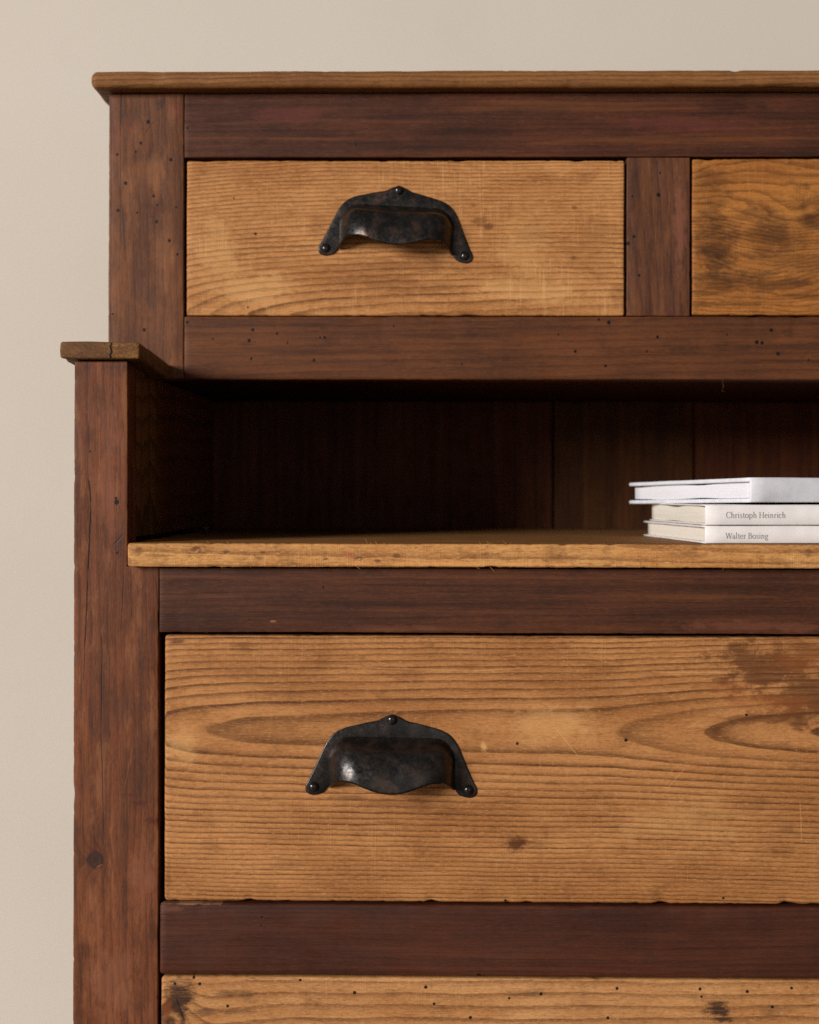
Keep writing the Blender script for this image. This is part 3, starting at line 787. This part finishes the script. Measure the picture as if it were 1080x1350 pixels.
def slab(bm, x0, x1, y0, y1, z0, z1, bev, nx=24, zfun=None):
    """a thin board or page block whose top and bottom may ripple: zfun(x, y, side)"""
    ny = 16
    gx = [x0 + bev] + [x0 + bev + (x1 - x0 - 2 * bev) * i / nx for i in range(1, nx)] + [x1 - bev]
    gy = [y0 + bev] + [y0 + bev + (y1 - y0 - 2 * bev) * i / ny for i in range(1, ny)] + [y1 - bev]
    f = zfun or (lambda x, y, s: 0.0)
    def grid(z, s):
        return [[bm.verts.new((x, y, z + f(x, y, s))) for y in gy] for x in gx]
    T, B = grid(z1, 1), grid(z0, -1)
    NX, NY = len(gx), len(gy)
    for i in range(NX - 1):
        for j in range(NY - 1):
            bm.faces.new((T[i][j], T[i + 1][j], T[i + 1][j + 1], T[i][j + 1]))
            bm.faces.new((B[i][j], B[i][j + 1], B[i + 1][j + 1], B[i + 1][j]))
    def border(Gd):
        b = [(Gd[i][0], (0, -1)) for i in range(NX)]
        b += [(Gd[NX - 1][j], (1, 0)) for j in range(NY)]
        b += [(Gd[i][NY - 1], (0, 1)) for i in range(NX - 1, -1, -1)]
        b += [(Gd[0][j], (-1, 0)) for j in range(NY - 1, -1, -1)]
        return b
    bt, bb = border(T), border(B)
    mid1 = [bm.verts.new((v.co.x + d[0] * bev, v.co.y + d[1] * bev, v.co.z - min(bev, (z1 - z0) * .35))) for v, d in bt]
    mid0 = [bm.verts.new((v.co.x + d[0] * bev, v.co.y + d[1] * bev, v.co.z + min(bev, (z1 - z0) * .35))) for v, d in bb]
    n = len(bt)
    for i in range(n):
        j = (i + 1) % n
        for a, b in ((([q[0] for q in bt]), mid1), (mid1, mid0), (mid0, [q[0] for q in bb])):
            vs = []
            for v in (a[i], a[j], b[j], b[i]):
                if v not in vs: vs.append(v)
            if len(vs) > 2:
                try: bm.faces.new(vs)
                except ValueError: pass

GLY = {}
def arcp(cx, cz, rx, rz, a0, a1, n=12, w0=.05, w1=.05, thick=.0):
    """arc with stress: thick at the sides"""
    out = []
    for i in range(n + 1):
        a = math.radians(a0 + (a1 - a0) * i / n)
        w = w0 + thick * abs(math.cos(a))
        out.append((cx + rx * math.cos(a), cz + rz * math.sin(a), w))
    return out
TK, TN = .088, .042
def serif(x, z, l=.075): return [(x - l, z, .035), (x + l, z, .035)]
def stem(x, z0, z1, w=TK): return [(x, z0, w), (x, z1, w)]
def flag(x, z): return [(x - .085, z - .03, .03), (x, z - .005, .05)]
XH, CH, AH = .44, .66, .72
GLY['i'] = (.27, [stem(.13, 0, XH), serif(.13, .015), flag(.13, XH), [(.125, .59, .09), (.135, .65, .09)]])
GLY['l'] = (.27, [stem(.13, 0, AH), serif(.13, .015), flag(.13, AH)])
GLY['r'] = (.37, [stem(.13, 0, XH), serif(.13, .015), flag(.13, XH), [(.16, .30, .04), (.21, .40, .05), (.27, .43, .07), (.33, .40, .08)]])
GLY['h'] = (.54, [stem(.13, 0, AH), serif(.13, .015), flag(.13, AH), [(.16, .32, .04), (.22, .40, .05), (.30, .43, .06), (.38, .38, .085), (.40, .28, TK), (.40, 0, TK)], serif(.40, .015)])
GLY['n'] = (.54, [stem(.13, 0, XH), serif(.13, .015), flag(.13, XH), [(.16, .32, .04), (.22, .40, .05), (.30, .43, .06), (.38, .38, .085), (.40, .28, TK), (.40, 0, TK)], serif(.40, .015)])
GLY['o'] = (.50, [arcp(.25, .22, .19, .215, 0, 360, 24, .04, .04, .055)])
GLY['s'] = (.39, [[(.31, .34, .06), (.29, .41, .045), (.20, .43, .045), (.10, .40, .06), (.09, .32, .07), (.17, .25, .085), (.27, .18, .085), (.32, .11, .07), (.28, .03, .055), (.19, .0, .045), (.10, .03, .045), (.07, .11, .06)]])
GLY['t'] = (.33, [[(.15, .56, .05), (.15, .44, TK), (.15, .10, TK), (.19, .02, .06), (.25, .01, .05), (.31, .05, .035)], [(.05, .425, .04), (.29, .425, .04)]])
GLY['p'] = (.54, [stem(.13, -.22, XH), serif(.13, -.215), flag(.13, XH), arcp(.27, .22, .185, .215, 150, -150, 18, .04, .04, .055)])
GLY['e'] = (.44, [[(.06, .25, .04), (.37, .25, .04)], arcp(.22, .22, .165, .215, 8, 320, 18, .04, .04, .055)])
GLY['c'] = (.43, [arcp(.23, .22, .18, .215, 45, 315, 16, .045, .045, .055), [(.34, .37, .09), (.35, .33, .07)]])
GLY['a'] = (.46, [[(.09, .36, .07), (.13, .42, .05), (.22, .43, .05), (.31, .39, .075), (.33, .30, TK), (.33, .06, TK), (.37, .01, .05), (.43, .03, .035)], arcp(.20, .13, .125, .125, 80, 330, 14, .04, .04, .045)])
GLY['g'] = (.47, [arcp(.21, .29, .14, .14, 0, 360, 18, .04, .04, .04), arcp(.22, -.09, .17, .10, 0, 360, 18, .04, .04, .03), [(.12, .17, .04), (.09, .09, .05), (.15, .04, .06), (.30, .02, .06)], [(.33, .38, .045), (.43, .42, .05)]])
GLY['C'] = (.63, [arcp(.35, .33, .28, .34, 42, 318, 24, .04, .04, .06), [(.57, .66, .03), (.565, .46, .03)]])
GLY['H'] = (.74, [stem(.14, 0, CH), stem(.58, 0, CH), [(.14, .34, .045), (.58, .34, .045)], serif(.14, .015, .1), serif(.14, CH - .015, .1), serif(.58, .015, .1), serif(.58, CH - .015, .1)])
GLY['W'] = (.90, [[(.08, CH, TK), (.26, 0, TK)], [(.26, 0, .045), (.45, CH, .045)], [(.45, CH, TK), (.64, 0, TK)], [(.64, 0, .045), (.82, CH, .045)], serif(.08, CH - .015, .1), serif(.45, CH - .015, .1), serif(.82, CH - .015, .09)])
GLY['B'] = (.59, [stem(.14, 0, CH), [(.05, .015, .035), (.30, .015, .04)], [(.05, CH - .015, .035), (.28, CH - .015, .04)], [(.14, .35, .04), (.30, .35, .04)], arcp(.28, .50, .16, .145, 90, -90, 12, .04, .04, .055), arcp(.30, .18, .20, .165, 90, -90, 12, .04, .04, .055)])
GLY[' '] = (.26, [])

def lettering(text, x0, x1, zb_, cap, parent, y=-.00012):
    adv = sum(GLY[c][0] for c in text)
    k = cap / CH
    kx = (x1 - x0) / adv
    bm = bmesh.new()
    pen = 0.0
    layer = 0
    for c in text:
        a, strokes = GLY[c]
        for st in strokes:
            layer = (layer + 1) % 5
            yy = y - layer * .000008
            L_, R2 = [], []
            for i, (gx, gz, w) in enumerate(st):
                p = Vector((st[max(0, i - 1)][0], st[max(0, i - 1)][1])); q = Vector((st[min(len(st) - 1, i + 1)][0], st[min(len(st) - 1, i + 1)][1]))
                t = (q - p); t = t.normalized() if t.length > 1e-6 else Vector((1, 0))
                nn = Vector((-t.y, t.x)) * w * .5
                L_.append(bm.verts.new((x0 + (pen + gx + nn.x) * kx, yy, zb_ + (gz + nn.y) * k)))
                R2.append(bm.verts.new((x0 + (pen + gx - nn.x) * kx, yy, zb_ + (gz - nn.y) * k)))
            for i in range(len(st) - 1):
                bm.faces.new((L_[i], R2[i], R2[i + 1], L_[i + 1]))
        pen += a
    o = finish(bm, 'lettering', m_ink, parent, smooth=False)
    return o

def book(px, y, z0, T, ang, L, W, cover, pages, tb, ov, label, group, tilt=0.0, text=None, ripple=.0, ripple_b=.0, bow=0.0, seed=0.0, joint=True):
    """spine towards the camera; local x along the spine, y into the shelf"""
    r = D / (D + y)
    root = bpy.data.objects.new('book', None); COL.objects.link(root)
    root.location = (X(px, r), y, z0)
    root.rotation_euler = (tilt, 0, ang)
    root['label'] = label; root['category'] = 'book'; root['group'] = group
    bm = bmesh.new()
    def sag(x, yy, s):
        return bow * (yy / W) ** 2 * (1 if s else 1) + .00025 * nz(x * 20 + seed, yy * 20, s)
    slab(bm, 0, L, 0.0012, W, T - tb, T, min(.0006, tb * .4), zfun=lambda x, yy, s: sag(x, yy, 0) - (.0011 if joint and .004 < yy < .009 else 0))
    slab(bm, 0, L, 0.0012, W, 0, tb, min(.0006, tb * .4), zfun=lambda x, yy, s: sag(x, yy, 0) * .6)
    slab(bm, 0.0, L, -.0002, .0022, .0002, T - .0002, .0007)
    finish(bm, 'cover', cover, root)
    bm = bmesh.new()
    def rip(x, yy, s):
        a = ripple if s > 0 else ripple_b
        e = a * (.5 + .5 * math.sin(yy * 62 + seed + x * 3)) ** 2 + .3 * a * abs(nz(x * 30, yy * 45 + seed, 2))
        return (-e if s > 0 else e) + bow * .8 * (yy / W) ** 2
    slab(bm, ov, L - ov, .0024, W - ov, tb + .0001, T - tb - .0001, .0003, zfun=rip)
    finish(bm, 'page_block', pages, root)
    if text:
        lettering(text[0], text[1] * S, text[2] * S, text[3] * S, text[4] * S, root, y=-.0004)
    return root

zs = Z(717, RS)
GB = 'books stacked on the shelf'
h1 = 23.6 * S; h2 = 27.0 * S; h3 = 33.0 * S
y1 = .0005
book(930, y1, zs + .0002, h1, math.radians(3.8), .230, .185, m_cream, m_paper_c, .0013, .0030, 'white hardback lying on the wooden shelf, bottom of the stack', GB,
     text=('Walter Bosing', 27, 84.5, 6.6, 7.6), ripple=.0004, bow=-.0002, seed=1)
book(930.5, y1 + .0004, zs + h1 + .0006, h2, math.radians(3.6), .228, .168, m_cream, m_paper_c, .0010, .0016, 'white book with cream page edges, middle of the stack', GB,
     text=('Christoph Heinrich', 27, 107.5, 9.6, 7.6), ripple=.0014, ripple_b=.0004, seed=2)
book(990, y1 + .0002, zs + h1 + h2 + .0022, h3, math.radians(16.5), .245, .19, m_white, m_paper_w, .0028, .0035, 'thick cool white hardback lying askew on top of the stack', GB,
     tilt=math.radians(-.75), ripple=.0010, ripple_b=.0008, seed=3)

# ------------------------------------------------------------------ the wall behind and the floor
def wallmat():
    g = G('wall_paint')
    tc = g.n('ShaderNodeTexCoord').outputs['Object']
    a = g.noise(tc, 2.2, 4, .55); b = g.noise(tc, 220, 3, .6)
    c = g.noise(tc, 14, 4, .6)
    col = g.mix(g.rng(a, .3, .7), lin((195, 185, 173)), lin((191, 181, 168)))
    col = g.mix(g.mul(g.rng(c, .6, .75), .12), col, lin((184, 173, 161)))
    g.put(g.b.inputs['Base Color'], col)
    g.b.inputs['Roughness'].default_value = .85
    g.b.inputs['Specular IOR Level'].default_value = .15
    g.put(g.b.inputs['Normal'], g.bump(g.add(b, g.mul(c, .8)), .12, .0008))
    return g.m
def sheet(name, co, mat):
    bm = bmesh.new()
    bm.faces.new([bm.verts.new(c) for c in co])
    o = finish(bm, name, mat, None, smooth=False)
    o['kind'] = 'structure'
    return o
WY = .66
w = sheet('wall', [(-3, WY, 0), (3.5, WY, 0), (3.5, WY, 3), (-3, WY, 3)], wallmat())
fl = sheet('floor', [(-3, WY, 0), (-3, -4, 0), (3.5, -4, 0), (3.5, WY, 0)], plain('floor_boards', (120, 98, 78), (104, 84, 66), .02, .6, .3, .1, (.1, 1, 1)))

# ------------------------------------------------------------------ light
W_ = bpy.data.worlds.new('World'); sc.world = W_; W_.use_nodes = True
bg = W_.node_tree.nodes['Background']
bg.inputs[0].default_value = (1.0, .975, .95, 1); bg.inputs[1].default_value = 0.11
def area(name, az, el, dist, size, power, col, target=(0.05, .05, ZC), shape='SQUARE', sy=None):
    l = bpy.data.lights.new(name, 'AREA'); l.energy = power; l.size = size; l.color = col
    if sy: l.shape = 'RECTANGLE'; l.size_y = sy
    o = bpy.data.objects.new(name, l); COL.objects.link(o)
    a, e = math.radians(az), math.radians(el)
    d = Vector((math.sin(a) * math.cos(e), -math.cos(a) * math.cos(e), math.sin(e)))
    o.location = Vector(target) + d * dist
    o.rotation_euler = (-d).to_track_quat('-Z', 'Y').to_euler()
    return o
area('softbox_light', -44, 11.5, 9.5, 3.3, 1265, (1.0, .972, .945), sy=2.6)
area('fill_light', 8, 1.5, 6.0, 3.0, 18, (1.0, .96, .92), sy=2.0)

# ------------------------------------------------------------------ camera
cam = bpy.data.cameras.new('Camera'); co = bpy.data.objects.new('Camera', cam); COL.objects.link(co)
co.location = (0, -D, ZC)
co.rotation_euler = (math.radians(90), math.radians(-.12), 0)
cam.sensor_fit = 'HORIZONTAL'; cam.sensor_width = 36
cam.lens = D * 36 / (1080 * S)
cam.shift_y = -25.0 / 1080
cam.clip_start = .05; cam.clip_end = 50
cam.dof.use_dof = True; cam.dof.focus_distance = D - .01; cam.dof.aperture_fstop = 9.0
sc.camera = co
sc.view_settings.view_transform = 'Standard'; sc.view_settings.look = 'None'
sc.view_settings.exposure = 0; sc.view_settings.gamma = 1
sc.cycles.use_denoising = False
sc.cycles.max_bounces = 6
